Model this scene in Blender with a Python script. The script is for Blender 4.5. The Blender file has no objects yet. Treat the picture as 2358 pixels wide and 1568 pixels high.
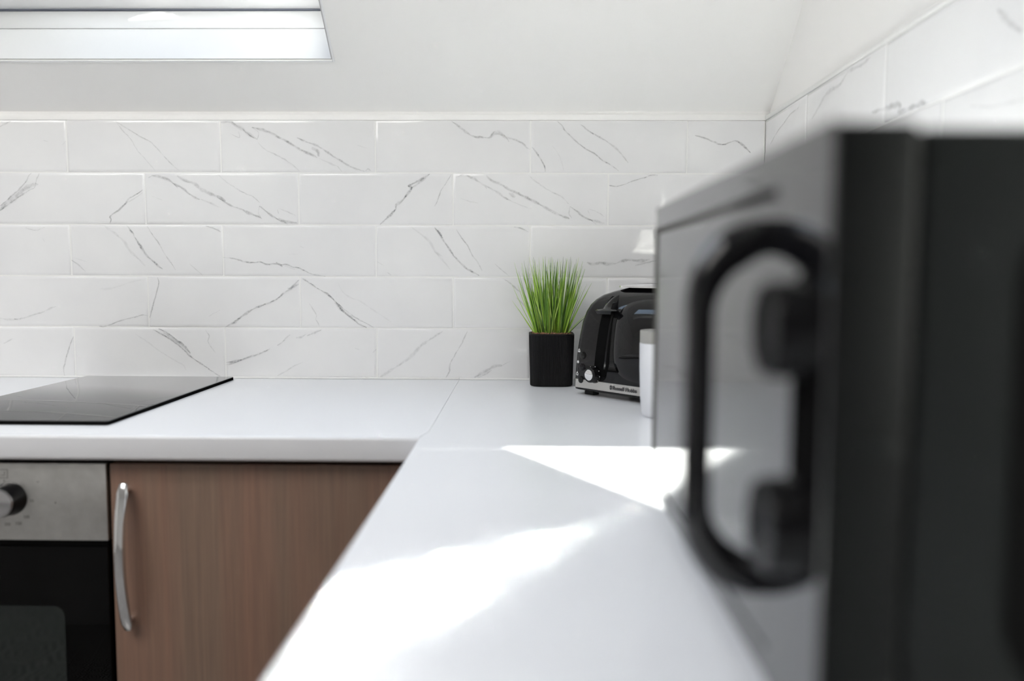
import bpy, bmesh, math, random
import numpy as np
from mathutils import Vector, Matrix, noise

random.seed(7)
SC = bpy.context.scene
COL = SC.collection
PI = math.pi

# ------------------------------------------------------------------ camera
W = 0.91                      # worktop height above the floor
H = 0.20843                   # camera height above the worktop
cam_d = bpy.data.cameras.new('camera')
cam = bpy.data.objects.new('camera', cam_d)
COL.objects.link(cam)
PITCH, YAW, ROLL = -0.07949, 0.01547, 0.00368
fw = Vector((-math.sin(YAW) * math.cos(PITCH), math.cos(YAW) * math.cos(PITCH), math.sin(PITCH)))
rt = Vector((math.cos(YAW), math.sin(YAW), 0))
up = rt.cross(fw)
r2 = rt * math.cos(ROLL) + up * math.sin(ROLL)
u2 = -rt * math.sin(ROLL) + up * math.cos(ROLL)
m = Matrix((r2, u2, -fw)).transposed().to_4x4()
m.translation = (0, 0, W + H)
cam.matrix_world = m
cam_d.sensor_width = 36
cam_d.lens = 1916.26 / 2358 * 36
cam_d.clip_start = 0.01
cam_d.dof.use_dof = True
cam_d.dof.focus_distance = 1.50
cam_d.dof.aperture_fstop = 2.25
SC.camera = cam

# ------------------------------------------------------------------ light and exposure
SC.view_settings.view_transform = 'Standard'
SC.view_settings.look = 'None'
SC.view_settings.exposure = 0.15
SC.view_settings.gamma = 1
SC.view_settings.use_curve_mapping = False
SC.cycles.use_denoising = True
SC.cycles.max_bounces = 14
SC.cycles.diffuse_bounces = 8
SC.cycles.glossy_bounces = 6
SC.cycles.sample_clamp_indirect = 0.0
SC.cycles.blur_glossy = 0.0

world = bpy.data.worlds.new('world')
SC.world = world
world.use_nodes = True
wn = world.node_tree.nodes
bg = wn['Background']
bg.inputs['Color'].default_value = (0.62, 0.76, 1.0, 1)
bg.inputs['Strength'].default_value = 1.0
# blue sky, whiter and brighter round the sun
wl = world.node_tree.links
tcw = wn.new('ShaderNodeTexCoord')
dt = wn.new('ShaderNodeVectorMath'); dt.operation = 'DOT_PRODUCT'
dt.inputs[1].default_value = Vector((-1.173, 0.818, 1.0)).normalized()
wl.new(tcw.outputs['Generated'], dt.inputs[0])
mxw = wn.new('ShaderNodeMath'); mxw.operation = 'MAXIMUM'; mxw.inputs[1].default_value = 0.0; wl.new(dt.outputs['Value'], mxw.inputs[0])
pw = wn.new('ShaderNodeMath'); pw.operation = 'POWER'; pw.inputs[1].default_value = 5.0; wl.new(mxw.outputs[0], pw.inputs[0])
ma = wn.new('ShaderNodeMath'); ma.operation = 'MULTIPLY_ADD'; ma.inputs[1].default_value = 4.5; ma.inputs[2].default_value = 1.2; wl.new(pw.outputs[0], ma.inputs[0])
wl.new(ma.outputs[0], bg.inputs['Strength'])

sun_d = bpy.data.lights.new('sun', 'SUN')
sun = bpy.data.objects.new('sun', sun_d)
COL.objects.link(sun)
sun_dir = Vector((1.173, -0.818, -1.0)).normalized()
sun.rotation_euler = sun_dir.to_track_quat('-Z', 'Y').to_euler()
sun_d.energy = 70.0
sun_d.angle = math.radians(0.9)
sun_d.color = (1.0, 0.965, 0.90)

S40, C40 = math.sin(math.radians(40)), math.cos(math.radians(40))
def area(name, loc, rot, sx, sy, power, color, portal=False):
    d = bpy.data.lights.new(name, 'AREA')
    d.shape = 'RECTANGLE'; d.size = sx; d.size_y = sy
    d.energy = power; d.color = color
    if portal:
        d.cycles.is_portal = True
    o = bpy.data.objects.new(name, d); COL.objects.link(o)
    o.location = loc; o.rotation_euler = rot
    return o
# added fill lamp in an unseen, made-up ceiling opening left of the camera
area('added_fill_light', (-1.30, -0.15, W + 1.50), (0, 0, 0), 1.3, 1.1, 31.0, (1.0, 0.98, 0.95))
# portal in the skylight over the hob
def slope_pt(x, a, t):        # a up the slope from the skylight's lower edge, t outward through the roof
    return Vector((x, 1.555 - C40 * a + S40 * t, W + 0.5985 + S40 * a + C40 * t))
po = area('skylight_portal', slope_pt(-0.67, 0.55, 0.21), (0, 0, 0), 0.60, 1.02, 1.0, (1, 1, 1), True)
po.rotation_euler = Vector((0, -S40, -C40)).to_track_quat('-Z', 'Y').to_euler()

# ------------------------------------------------------------------ helpers
def tag(o, label=None, cat=None, group=None, kind=None):
    if label: o['label'] = label
    if cat: o['category'] = cat
    if group: o['group'] = group
    if kind: o['kind'] = kind
    return o

def smooth(me, angle=35):
    bm = bmesh.new(); bm.from_mesh(me)
    for f in bm.faces: f.smooth = True
    a = math.radians(angle)
    for e in bm.edges:
        if len(e.link_faces) == 2 and e.calc_face_angle(0) > a: e.smooth = False
    bm.to_mesh(me); bm.free()

def link(name, bm, mat, parent=None, sm=True, angle=35, fix=True):
    if fix: bmesh.ops.recalc_face_normals(bm, faces=bm.faces[:])
    me = bpy.data.meshes.new(name)
    bm.to_mesh(me); bm.free()
    if sm: smooth(me, angle)
    if mat:
        for mm in (mat if isinstance(mat, (list, tuple)) else [mat]): me.materials.append(mm)
    o = bpy.data.objects.new(name, me); COL.objects.link(o)
    if parent is not None:
        o.parent = parent
        o.matrix_parent_inverse = parent.matrix_basis.inverted()
    return o

def empty(name, loc, label, cat, group=None, rotz=0):
    o = bpy.data.objects.new(name, None); COL.objects.link(o)
    o.location = loc; o.rotation_euler = (0, 0, rotz)
    o.empty_display_size = 0.05
    return tag(o, label, cat, group)

def box(bm, x0, x1, y0, y1, z0, z1, bev=0.0, seg=2, M=None, mi=0):
    vs = [bm.verts.new((x, y, z)) for x in (x0, x1) for y in (y0, y1) for z in (z0, z1)]
    idx = [(0, 1, 3, 2), (4, 6, 7, 5), (0, 4, 5, 1), (2, 3, 7, 6), (0, 2, 6, 4), (1, 5, 7, 3)]
    fs = [bm.faces.new([vs[i] for i in f]) for f in idx]
    bmesh.ops.recalc_face_normals(bm, faces=fs)
    geo = vs
    if bev > 0:
        es = list({e for f in fs for e in f.edges})
        r = bmesh.ops.bevel(bm, geom=es, offset=bev, segments=seg, affect='EDGES', profile=0.5)
        geo = list({v for f in r['faces'] for v in f.verts} | {v for v in vs if v.is_valid})
        allf = {f for v in geo for f in v.link_faces}
        geo = list({v for f in allf for v in f.verts})
        fs = list(allf)
    for f in fs:
        if f.is_valid: f.material_index = mi
    if M is not None:
        bmesh.ops.transform(bm, matrix=M, verts=geo)
    return geo

def prism(bm, pts, z0, z1, M=None, bev=0, seg=3, top_only=False):
    """polygon in x,y extruded in z"""
    a = [bm.verts.new((p[0], p[1], z0)) for p in pts]
    b = [bm.verts.new((p[0], p[1], z1)) for p in pts]
    n = len(pts)
    fs = [bm.faces.new(a[::-1]), bm.faces.new(b)]
    for i in range(n):
        j = (i + 1) % n
        fs.append(bm.faces.new((a[i], a[j], b[j], b[i])))
    geo = a + b
    if bev > 0:
        es = list(fs[1].edges) if top_only else list(fs[1].edges) + list(fs[0].edges)
        r = bmesh.ops.bevel(bm, geom=es, offset=bev, segments=seg, affect='EDGES', profile=0.5)
        allf = {f for v in geo if v.is_valid for f in v.link_faces} | set(r['faces'])
        geo = list({v for f in allf for v in f.verts})
    if M is not None:
        bmesh.ops.transform(bm, matrix=M, verts=geo)
    return geo

def loft(bm, rings, cap0=True, cap1=True, close=True):
    vs = [[bm.verts.new(p) for p in r] for r in rings]
    n = len(vs[0])
    for a, b in zip(vs[:-1], vs[1:]):
        for i in range(n if close else n - 1):
            j = (i + 1) % n
            bm.faces.new((a[i], a[j], b[j], b[i]))
    if cap0: bm.faces.new(vs[0][::-1])
    if cap1: bm.faces.new(vs[-1])
    return vs

def lathe(bm, prof, n=48, M=None):
    """profile [(r,z)] about z"""
    rings = []
    for r, z in prof:
        rings.append([Vector((max(r, 1e-5) * math.cos(2 * PI * i / n), max(r, 1e-5) * math.sin(2 * PI * i / n), z)) for i in range(n)])
    if M is not None: rings = [[M @ p for p in r] for r in rings]
    return loft(bm, rings)

def tube(bm, pts, rad, n=12, flat=None, caps=True):
    """swept round or oval section; rad number or list; flat=(axis_vector, ratio)"""
    pts = [Vector(p) for p in pts]
    rings = []
    for i, p in enumerate(pts):
        t = (pts[min(i + 1, len(pts) - 1)] - pts[max(i - 1, 0)]).normalized()
        ref = flat[0] if flat else (Vector((0, 0, 1)) if abs(t.z) < 0.9 else Vector((0, 1, 0)))
        a = (ref - t * ref.dot(t)).normalized()
        b = t.cross(a)
        r = rad[i] if isinstance(rad, (list, tuple)) else rad
        k = (flat[1][i] if isinstance(flat[1], (list, tuple)) else flat[1]) if flat else 1
        rings.append([p + a * (r * math.cos(2 * PI * j / n)) + b * (r * k * math.sin(2 * PI * j / n)) for j in range(n)])
    return loft(bm, rings, caps, caps)

def rrect(a, b, r, n=6):
    """rounded rectangle outline, half sizes a, b, corner radius r"""
    r = min(r, a, b)
    out = []
    for cx, cy, s in ((a - r, b - r, 0), (-a + r, b - r, 1), (-a + r, -b + r, 2), (a - r, -b + r, 3)):
        for k in range(n + 1):
            th = (s + k / n) * PI / 2
            out.append((cx + r * math.cos(th), cy + r * math.sin(th)))
    return out

# ------------------------------------------------------------------ materials
def mat(name, color=(0.8, 0.8, 0.8), rough=0.5, metal=0.0, ior=1.5, coat=0.0, spec=None):
    mt = bpy.data.materials.new(name); mt.use_nodes = True
    b = mt.node_tree.nodes['Principled BSDF']
    b.inputs['Base Color'].default_value = (*color, 1)
    b.inputs['Roughness'].default_value = rough
    b.inputs['Metallic'].default_value = metal
    b.inputs['IOR'].default_value = ior
    if coat:
        b.inputs['Coat Weight'].default_value = coat
        b.inputs['Coat Roughness'].default_value = 0.05
    if spec is not None: b.inputs['Specular IOR Level'].default_value = spec
    return mt
def N(mt, typ, **kw):
    n = mt.node_tree.nodes.new(typ)
    for k, v in kw.items():
        if k in n.inputs: n.inputs[k].default_value = v
        else: setattr(n, k, v)
    return n
def L(mt, a, b): mt.node_tree.links.new(a, b)
def P(mt): return mt.node_tree.nodes['Principled BSDF']
def coords(mt, scale=(1, 1, 1), rot=(0, 0, 0)):
    tc = N(mt, 'ShaderNodeTexCoord'); mp = N(mt, 'ShaderNodeMapping')
    mp.inputs['Scale'].default_value = scale; mp.inputs['Rotation'].default_value = rot
    L(mt, tc.outputs['Object'], mp.inputs['Vector'])
    return mp.outputs['Vector']
def ramp(mt, fac, stops):
    r = N(mt, 'ShaderNodeValToRGB')
    cr = r.color_ramp
    while len(cr.elements) < len(stops): cr.elements.new(0.5)
    for e, (p, c) in zip(cr.elements, stops):
        e.position = p; e.color = (*c, 1) if len(c) == 3 else c
    L(mt, fac, r.inputs['Fac'])
    return r.outputs['Color']
def bump(mt, height, strength=0.2, dist=0.001, inp=None):
    b = N(mt, 'ShaderNodeBump')
    b.inputs['Strength'].default_value = strength; b.inputs['Distance'].default_value = dist
    L(mt, height, b.inputs['Height'])
    L(mt, b.outputs['Normal'], (inp or P(mt)).inputs['Normal'])
    return b
def noise_tex(mt, vec, scale, detail=3, rough=0.5):
    n = N(mt, 'ShaderNodeTexNoise')
    n.inputs['Scale'].default_value = scale; n.inputs['Detail'].default_value = detail; n.inputs['Roughness'].default_value = rough
    L(mt, vec, n.inputs['Vector'])
    return n.outputs['Fac']

# glazed tile: off-white, faint grey clouding, gently wavy glaze
M_TILE = mat('glazed_tile', (0.74, 0.74, 0.735), 0.035, ior=1.5)
v = coords(M_TILE)
L(M_TILE, ramp(M_TILE, noise_tex(M_TILE, v, 7, 4), [(0.35, (0.765, 0.765, 0.775)), (0.65, (0.80, 0.80, 0.805))]), P(M_TILE).inputs['Base Color'])
bump(M_TILE, noise_tex(M_TILE, v, 16, 2, 0.4), 0.55, 0.0012)
M_GROUT = mat('white_grout', (0.80, 0.80, 0.79), 0.8)
# vein ribbons printed under the glaze
M_VEIN = mat('marble_vein', (0.30, 0.305, 0.32), 0.035, ior=1.5)
nt = M_VEIN.node_tree
uvn = N(M_VEIN, 'ShaderNodeUVMap'); uvn.uv_map = 'UVMap'
sep = N(M_VEIN, 'ShaderNodeSeparateXYZ'); L(M_VEIN, uvn.outputs['UV'], sep.inputs[0])
at = N(M_VEIN, 'ShaderNodeAttribute'); at.attribute_name = 'vein'
absn = N(M_VEIN, 'ShaderNodeMath', operation='MULTIPLY'); L(M_VEIN, sep.outputs['Y'], absn.inputs[0]); L(M_VEIN, sep.outputs['Y'], absn.inputs[1])
inv = N(M_VEIN, 'ShaderNodeMath', operation='SUBTRACT'); inv.inputs[0].default_value = 1.0; L(M_VEIN, absn.outputs[0], inv.inputs[1])
tcv = coords(M_VEIN)
nz1 = noise_tex(M_VEIN, tcv, 90, 5, 0.65)
nz2 = noise_tex(M_VEIN, tcv, 420, 3, 0.6)
mr = N(M_VEIN, 'ShaderNodeMapRange'); mr.inputs['From Min'].default_value = 0.34; mr.inputs['From Max'].default_value = 0.66; mr.inputs['To Min'].default_value = 0.3; mr.inputs['To Max'].default_value = 1.5
L(M_VEIN, nz1, mr.inputs['Value'])
mr2 = N(M_VEIN, 'ShaderNodeMapRange'); mr2.inputs['From Min'].default_value = 0.3; mr2.inputs['From Max'].default_value = 0.7; mr2.inputs['To Min'].default_value = 0.5; mr2.inputs['To Max'].default_value = 1.4
L(M_VEIN, nz2, mr2.inputs['Value'])
def mul(mt, a, b, clamp=False):
    q = N(mt, 'ShaderNodeMath', operation='MULTIPLY'); q.use_clamp = clamp
    L(mt, a, q.inputs[0]); L(mt, b, q.inputs[1]); return q.outputs[0]
al = mul(M_VEIN, mul(M_VEIN, mul(M_VEIN, inv.outputs[0], at.outputs['Fac']), mr.outputs[0]), mr2.outputs[0], True)
L(M_VEIN, al, P(M_VEIN).inputs['Alpha'])

M_PLASTER = mat('white_painted_plaster', (0.90, 0.895, 0.885), 0.6)
bump(M_PLASTER, noise_tex(M_PLASTER, coords(M_PLASTER), 22, 4, 0.55), 0.25, 0.002)
M_GLOSSWHITE = mat('white_window_paint', (0.86, 0.865, 0.88), 0.22)
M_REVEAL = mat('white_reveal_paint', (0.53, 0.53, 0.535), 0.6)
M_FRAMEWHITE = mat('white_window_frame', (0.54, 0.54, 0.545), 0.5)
M_GASKET = mat('window_gasket', (0.10, 0.11, 0.14), 0.6)
M_WORKTOP = mat('white_laminate', (0.71, 0.72, 0.75), 0.30)
bump(M_WORKTOP, noise_tex(M_WORKTOP, coords(M_WORKTOP), 900, 2), 0.05, 0.0004)
M_EDGE = mat('worktop_edging', (0.70, 0.70, 0.69), 0.35)
M_BLACKPLINTH = mat('black_plinth_board', (0.012, 0.012, 0.013), 0.5)  # plain black of the oven plinth
M_HOB = mat('black_hob_glass', (0.012, 0.012, 0.014), 0.03, ior=1.75)
M_BLACKGLASS = mat("black_door_glass", (0.004, 0.004, 0.005), 0.085, ior=2.0)
M_OVENGLASS = mat('oven_door_glass', (0.002, 0.002, 0.002), 0.03, ior=1.45, spec=0.16)
M_OVENPANE = mat('oven_inner_window', (0.011, 0.015, 0.014), 0.05, ior=1.5)
M_BLACKPLASTIC = mat('gloss_black_plastic', (0.007, 0.007, 0.008), 0.16)
M_SATINBLACK = mat('satin_black_casing', (0.007, 0.008, 0.008), 0.38, spec=0.1)
M_MATTBLACK = mat('matt_black', (0.006, 0.006, 0.006), 0.9, spec=0.0)
M_LOOPBLACK = mat('polished_black_handle', (0.003, 0.003, 0.004), 0.05, spec=0.4)
M_TOASTBLACK = mat('polished_black_toaster', (0.003, 0.003, 0.0035), 0.04, spec=0.34)
M_DIALBLACK = mat('satin_black_dial', (0.003, 0.003, 0.0035), 0.22, spec=0.12)
M_FRAMEBLACK = mat('front_frame_black', (0.004, 0.0045, 0.0045), 0.45, spec=0.08)
M_RUBBER = mat('black_rubber', (0.012, 0.012, 0.012), 0.8)
M_CHROME = mat('chrome', (0.82, 0.82, 0.83), 0.09, 1.0)
M_SATINMETAL = mat('satin_metal', (0.62, 0.62, 0.64), 0.2, 1.0)
# brushed steel
M_STEEL = mat('brushed_steel', (0.56, 0.55, 0.53), 0.33, 1.0)
v = coords(M_STEEL, (3, 60, 900))
bump(M_STEEL, noise_tex(M_STEEL, v, 2, 3), 0.08, 0.0003)
M_OVENSTEEL = mat('smudged_oven_steel', (0.40, 0.395, 0.38), 0.36, 1.0)
v = coords(M_OVENSTEEL)
L(M_OVENSTEEL, ramp(M_OVENSTEEL, noise_tex(M_OVENSTEEL, v, 28, 4, 0.6), [(0.3, (0.58, 0.575, 0.56)), (0.7, (0.72, 0.715, 0.70))]), P(M_OVENSTEEL).inputs['Base Color'])
rr = N(M_OVENSTEEL, 'ShaderNodeMapRange'); rr.inputs['To Min'].default_value = 0.28; rr.inputs['To Max'].default_value = 0.5
L(M_OVENSTEEL, noise_tex(M_OVENSTEEL, v, 15, 3), rr.inputs['Value']); L(M_OVENSTEEL, rr.outputs[0], P(M_OVENSTEEL).inputs['Roughness'])
# walnut effect door
M_WOOD = mat('walnut_laminate', (0.15, 0.09, 0.06), 0.38)
v = coords(M_WOOD, (1, 1, 0.07))
w1 = N(M_WOOD, 'ShaderNodeTexNoise'); w1.inputs['Scale'].default_value = 9; w1.inputs['Detail'].default_value = 3; w1.inputs['Distortion'].default_value = 0.6
L(M_WOOD, v, w1.inputs['Vector'])
wv = N(M_WOOD, 'ShaderNodeMath', operation='MULTIPLY'); wv.inputs[1].default_value = 16.0; L(M_WOOD, w1.outputs['Fac'], wv.inputs[0])
fr = N(M_WOOD, 'ShaderNodeMath', operation='PINGPONG'); fr.inputs[1].default_value = 1.0; L(M_WOOD, wv.outputs[0], fr.inputs[0])
fine = noise_tex(M_WOOD, coords(M_WOOD, (1, 1, 0.03)), 260, 4, 0.6)
broad = noise_tex(M_WOOD, coords(M_WOOD, (1, 1, 0.03)), 14, 2, 0.5)
c1 = ramp(M_WOOD, fr.outputs[0], [(0.0, (0.215, 0.140, 0.100)), (1.0, (0.185, 0.122, 0.088))])
c2 = ramp(M_WOOD, broad, [(0.40, (0.205, 0.140, 0.102)), (0.55, (0.250, 0.132, 0.092)), (0.64, (0.205, 0.138, 0.098))])
mx = N(M_WOOD, 'ShaderNodeMixRGB'); mx.inputs['Fac'].default_value = 0.5; L(M_WOOD, c1, mx.inputs[1]); L(M_WOOD, c2, mx.inputs[2])
c3 = ramp(M_WOOD, fine, [(0.35, (0.88, 0.88, 0.88)), (0.7, (1.06, 1.06, 1.06))])
mx2 = N(M_WOOD, 'ShaderNodeMixRGB'); mx2.blend_type = 'MULTIPLY'; mx2.inputs['Fac'].default_value = 1.0; L(M_WOOD, mx.outputs[0], mx2.inputs[1]); L(M_WOOD, c3, mx2.inputs[2])
L(M_WOOD, mx2.outputs[0], P(M_WOOD).inputs['Base Color'])
M_CARCASS = mat('carcass_board', (0.035, 0.028, 0.025), 0.6)
# patterned floor tile: rings and petals, black on pale
M_FLOOR = mat('patterned_floor', (0.4, 0.4, 0.4), 0.25)
tc = N(M_FLOOR, 'ShaderNodeTexCoord')
def ringset(scale, off, k):
    mp = N(M_FLOOR, 'ShaderNodeMapping'); mp.inputs['Scale'].default_value = (scale, scale, scale); mp.inputs['Location'].default_value = off
    L(M_FLOOR, tc.outputs['Object'], mp.inputs['Vector'])
    vm = N(M_FLOOR, 'ShaderNodeVectorMath', operation='FRACTION'); L(M_FLOOR, mp.outputs[0], vm.inputs[0])
    vs = N(M_FLOOR, 'ShaderNodeVectorMath', operation='SUBTRACT'); vs.inputs[1].default_value = (0.5, 0.5, 0); L(M_FLOOR, vm.outputs[0], vs.inputs[0])
    sx = N(M_FLOOR, 'ShaderNodeSeparateXYZ'); L(M_FLOOR, vs.outputs[0], sx.inputs[0])
    cx = N(M_FLOOR, 'ShaderNodeCombineXYZ'); L(M_FLOOR, sx.outputs[0], cx.inputs[0]); L(M_FLOOR, sx.outputs[1], cx.inputs[1])
    ln = N(M_FLOOR, 'ShaderNodeVectorMath', operation='LENGTH'); L(M_FLOOR, cx.outputs[0], ln.inputs[0])
    s = N(M_FLOOR, 'ShaderNodeMath', operation='MULTIPLY'); s.inputs[1].default_value = k; L(M_FLOOR, ln.outputs['Value'], s.inputs[0])
    ang = N(M_FLOOR, 'ShaderNodeMath', operation='ARCTAN2'); L(M_FLOOR, sx.outputs[1], ang.inputs[0]); L(M_FLOOR, sx.outputs[0], ang.inputs[1])
    a8 = N(M_FLOOR, 'ShaderNodeMath', operation='MULTIPLY'); a8.inputs[1].default_value = 8; L(M_FLOOR, ang.outputs[0], a8.inputs[0])
    sa = N(M_FLOOR, 'ShaderNodeMath', operation='SINE'); L(M_FLOOR, a8.outputs[0], sa.inputs[0])
    ad = N(M_FLOOR, 'ShaderNodeMath', operation='ADD'); L(M_FLOOR, s.outputs[0], ad.inputs[0]); L(M_FLOOR, sa.outputs[0], ad.inputs[1])
    sn = N(M_FLOOR, 'ShaderNodeMath', operation='SINE'); L(M_FLOOR, ad.outputs[0], sn.inputs[0])
    return sn.outputs[0]
f1 = ringset(6.5, (0, 0, 0), 42)
L(M_FLOOR, ramp(M_FLOOR, f1, [(0.40, (0.02, 0.02, 0.022)), (0.5, (0.62, 0.61, 0.60))]), P(M_FLOOR).inputs['Base Color'])
M_POT = mat('matt_black_ribbed_pot', (0.005, 0.005, 0.0055), 0.6, spec=0.25)
M_SOIL = mat('brown_gravel', (0.13, 0.07, 0.04), 0.9)
v = coords(M_SOIL)
L(M_SOIL, ramp(M_SOIL, noise_tex(M_SOIL, v, 160, 3), [(0.35, (0.05, 0.03, 0.02)), (0.6, (0.26, 0.13, 0.07))]), P(M_SOIL).inputs['Base Color'])
M_GRASS = mat('artificial_grass', (0.2, 0.42, 0.05), 0.42)
ga = N(M_GRASS, 'ShaderNodeAttribute'); ga.attribute_name = 'tone'
L(M_GRASS, ramp(M_GRASS, ga.outputs['Fac'], [(0.0, (0.03, 0.085, 0.012)), (0.3, (0.15, 0.33, 0.022)), (0.65, (0.32, 0.54, 0.05)), (1.0, (0.52, 0.68, 0.17))]), P(M_GRASS).inputs['Base Color'])
M_PRINTW = mat('white_print', (0.75, 0.75, 0.75), 0.5)
M_PRINTK = mat('dark_print', (0.03, 0.03, 0.035), 0.5)
M_CANW = mat('white_plastic', (0.60, 0.61, 0.64), 0.35)
M_CANLID = mat('grey_lid', (0.27, 0.265, 0.25), 0.4)
M_CASTER = mat('smudge_mark', (0.16, 0.15, 0.14), 0.7)
# window glass: clear pane, light goes straight through
M_GLASS = bpy.data.materials.new('window_glass'); M_GLASS.use_nodes = True
gn = M_GLASS.node_tree; gn.nodes.clear()
out = gn.nodes.new('ShaderNodeOutputMaterial'); tr = gn.nodes.new('ShaderNodeBsdfTransparent'); gl = gn.nodes.new('ShaderNodeBsdfGlossy')
gl.inputs['Roughness'].default_value = 0.02; tr.inputs['Color'].default_value = (0.96, 0.98, 0.97, 1)
ms = gn.nodes.new('ShaderNodeMixShader'); ms.inputs[0].default_value = 0.06
gn.links.new(tr.outputs[0], ms.inputs[1]); gn.links.new(gl.outputs[0], ms.inputs[2]); gn.links.new(ms.outputs[0], out.inputs[0])

# ------------------------------------------------------------------ room shell
D = 1.63630          # tiled face of the back wall
XR = 0.46062         # tiled face of the right wall
DP, XP = D + 0.009, XR + 0.011    # plaster behind the tiles
X0, Y0 = -3.4, -3.2
ZT = W + 0.5047      # top of the tiling
def S(o): return tag(o, kind='structure')

bm = bmesh.new(); box(bm, X0 - .1, XP + .1, Y0 - .1, DP + .1, -0.1, 0); S(link('floor', bm, M_FLOOR, sm=False))
bm = bmesh.new(); box(bm, X0 - .1, XP + .12, DP, DP + .12, 0, W + 0.529)
wall_back = S(link('wall_back', bm, M_PLASTER, sm=False))
bm = bmesh.new(); box(bm, XP, XP + .12, Y0 - .1, DP, 0, W + 1.9)
wall_right = S(link('wall_right', bm, M_PLASTER, sm=False))
bm = bmesh.new(); box(bm, X0 - .12, X0, Y0 - .1, DP, 0, W + 1.9); S(link('wall_left', bm, M_PLASTER, sm=False))
bm = bmesh.new(); box(bm, X0 - .12, XP + .12, Y0 - .12, Y0, 0, W + 1.9); S(link('wall_rear', bm, M_PLASTER, sm=False))

# sloping ceiling: slabs around the skylight opening, then a flat part
SX0, SX1 = -1.070, -0.355
TH = 0.20
MS = Matrix(((1, 0, 0), (0, -C40, S40), (0, S40, C40))).to_4x4()
MS.translation = (0, 1.555, W + 0.5985)
bm = bmesh.new()
A0 = -(DP + .001 - 1.555) / C40 - 0.0
ATOP = 1.20
box(bm, X0 - .1, SX0, A0, ATOP, 0, TH, M=MS)
box(bm, SX1, XP + .12, A0, ATOP, 0, TH, M=MS)
box(bm, SX0, SX1, A0, 0, 0, TH, M=MS)
box(bm, SX0, SX1, 1.06, ATOP, 0, TH, M=MS)
# closes the wedge over the back wall and joins the flat ceiling
box(bm, X0 - .1, XP + .12, DP - .001, DP + .12, W + 0.529, W + 0.70)
yt = 1.555 - C40 * ATOP; zt = W + 0.5985 + S40 * ATOP
box(bm, X0 - .1, -2.00, Y0 - .1, yt + 0.13, zt + .002, zt + .15)
box(bm, -0.60, XP + .12, Y0 - .1, yt + 0.13, zt + .002, zt + .15)
box(bm, -2.00, -0.60, 0.45, yt + 0.13, zt + .002, zt + .15)
box(bm, -2.00, -0.60, Y0 - .1, -0.75, zt + .002, zt + .15)
box(bm, -2.00, -0.60, -0.75, 0.45, zt + .32, zt + .34)  # lid of the unseen ceiling recess added for the fill lamp
for a in ((-2.03, -2.00, -0.75, 0.45), (-0.60, -0.57, -0.75, 0.45), (-2.00, -0.60, -0.78, -0.75), (-2.00, -0.60, 0.45, 0.48)):
    box(bm, *a, zt + .15, zt + .33)
S(link('ceiling', bm, M_PLASTER, sm=False))
bpy.data.objects['added_fill_light'].location.z = zt + 0.16

# cove bead where the slope meets the tiles
bm = bmesh.new()
box(bm, X0, XR + .003, D + 0.0030, DP, ZT + .0005, ZT + 0.0125, 0.002)
S(link('trim_1', bm, M_PLASTER))
bm = bmesh.new()
box(bm, XR - 0.001, XP, Y0, D - .0016, ZT + .0005, ZT + 0.009, 0.002)
S(link('trim_2', bm, M_GROUT))

# glazed tiles laid in half bond
PX, PZ = 0.302, 0.10085
def tiles(bm, frame, s0, s1, joints0, rows=5):
    """frame(s,z,out) -> point; joints0 = joint position for even rows"""
    g = 0.0010
    for r in range(rows):
        z1 = ZT - r * PZ - (g if r else 0); z0 = ZT - (r + 1) * PZ + g
        if r == rows - 1: z0 = W + 0.0015
        j = joints0 + (0.5 * PX if r % 2 else 0)
        k = math.floor((s0 - j) / PX)
        a = j + k * PX
        while a < s1:
            x0 = max(a + g, s0 + 0.0004); x1 = min(a + PX - g, s1 - 0.0008)
            if x1 - x0 > 0.004:
                jit = [random.uniform(-0.00035, 0.00035) for _ in range(3)]
                b = 0.0016
                prof = [(0, -0.007), (0.0, -b), (0.0006, -0.0006), (b, 0.0), (0.006, 0.0003)]
                rings = []
                for ins, o in prof:
                    xa, xb, za, zb = x0 + ins, x1 - ins, z0 + ins, z1 - ins
                    ring = []
                    for (x, z) in ((xa, za), (xb, za), (xb, zb), (xa, zb)):
                        oo = o - 0.0003 + jit[0] + jit[1] * (x - x0 - PX / 2) / PX * 2 + jit[2] * (z - z0 - PZ / 2) / PZ * 1.2
                        ring.append(frame(x, z, oo))
                    rings.append(ring)
                loft(bm, rings, cap0=False)
            a += PX
bm = bmesh.new()
tiles(bm, lambda s, z, o: Vector((s, D - o, z)), X0, XR - .001, -0.89641)
t = link('tiles', bm, M_TILE, wall_back, angle=50, fix=False)
bm = bmesh.new()
tiles(bm, lambda s, z, o: Vector((XR - o, s, z)), Y0, D - 0.0015, 1.400)
t2 = link('tiles', bm, M_TILE, wall_right, angle=50)
bm = bmesh.new(); box(bm, X0, XR, D + .0012, DP - .0005, W, ZT - .001); link('grout', bm, M_GROUT, wall_back, sm=False)
bm = bmesh.new(); box(bm, XR + .0012, XP - .0005, Y0, D + .001, W, ZT - .001); link('grout', bm, M_GROUT, wall_right, sm=False)

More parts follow.
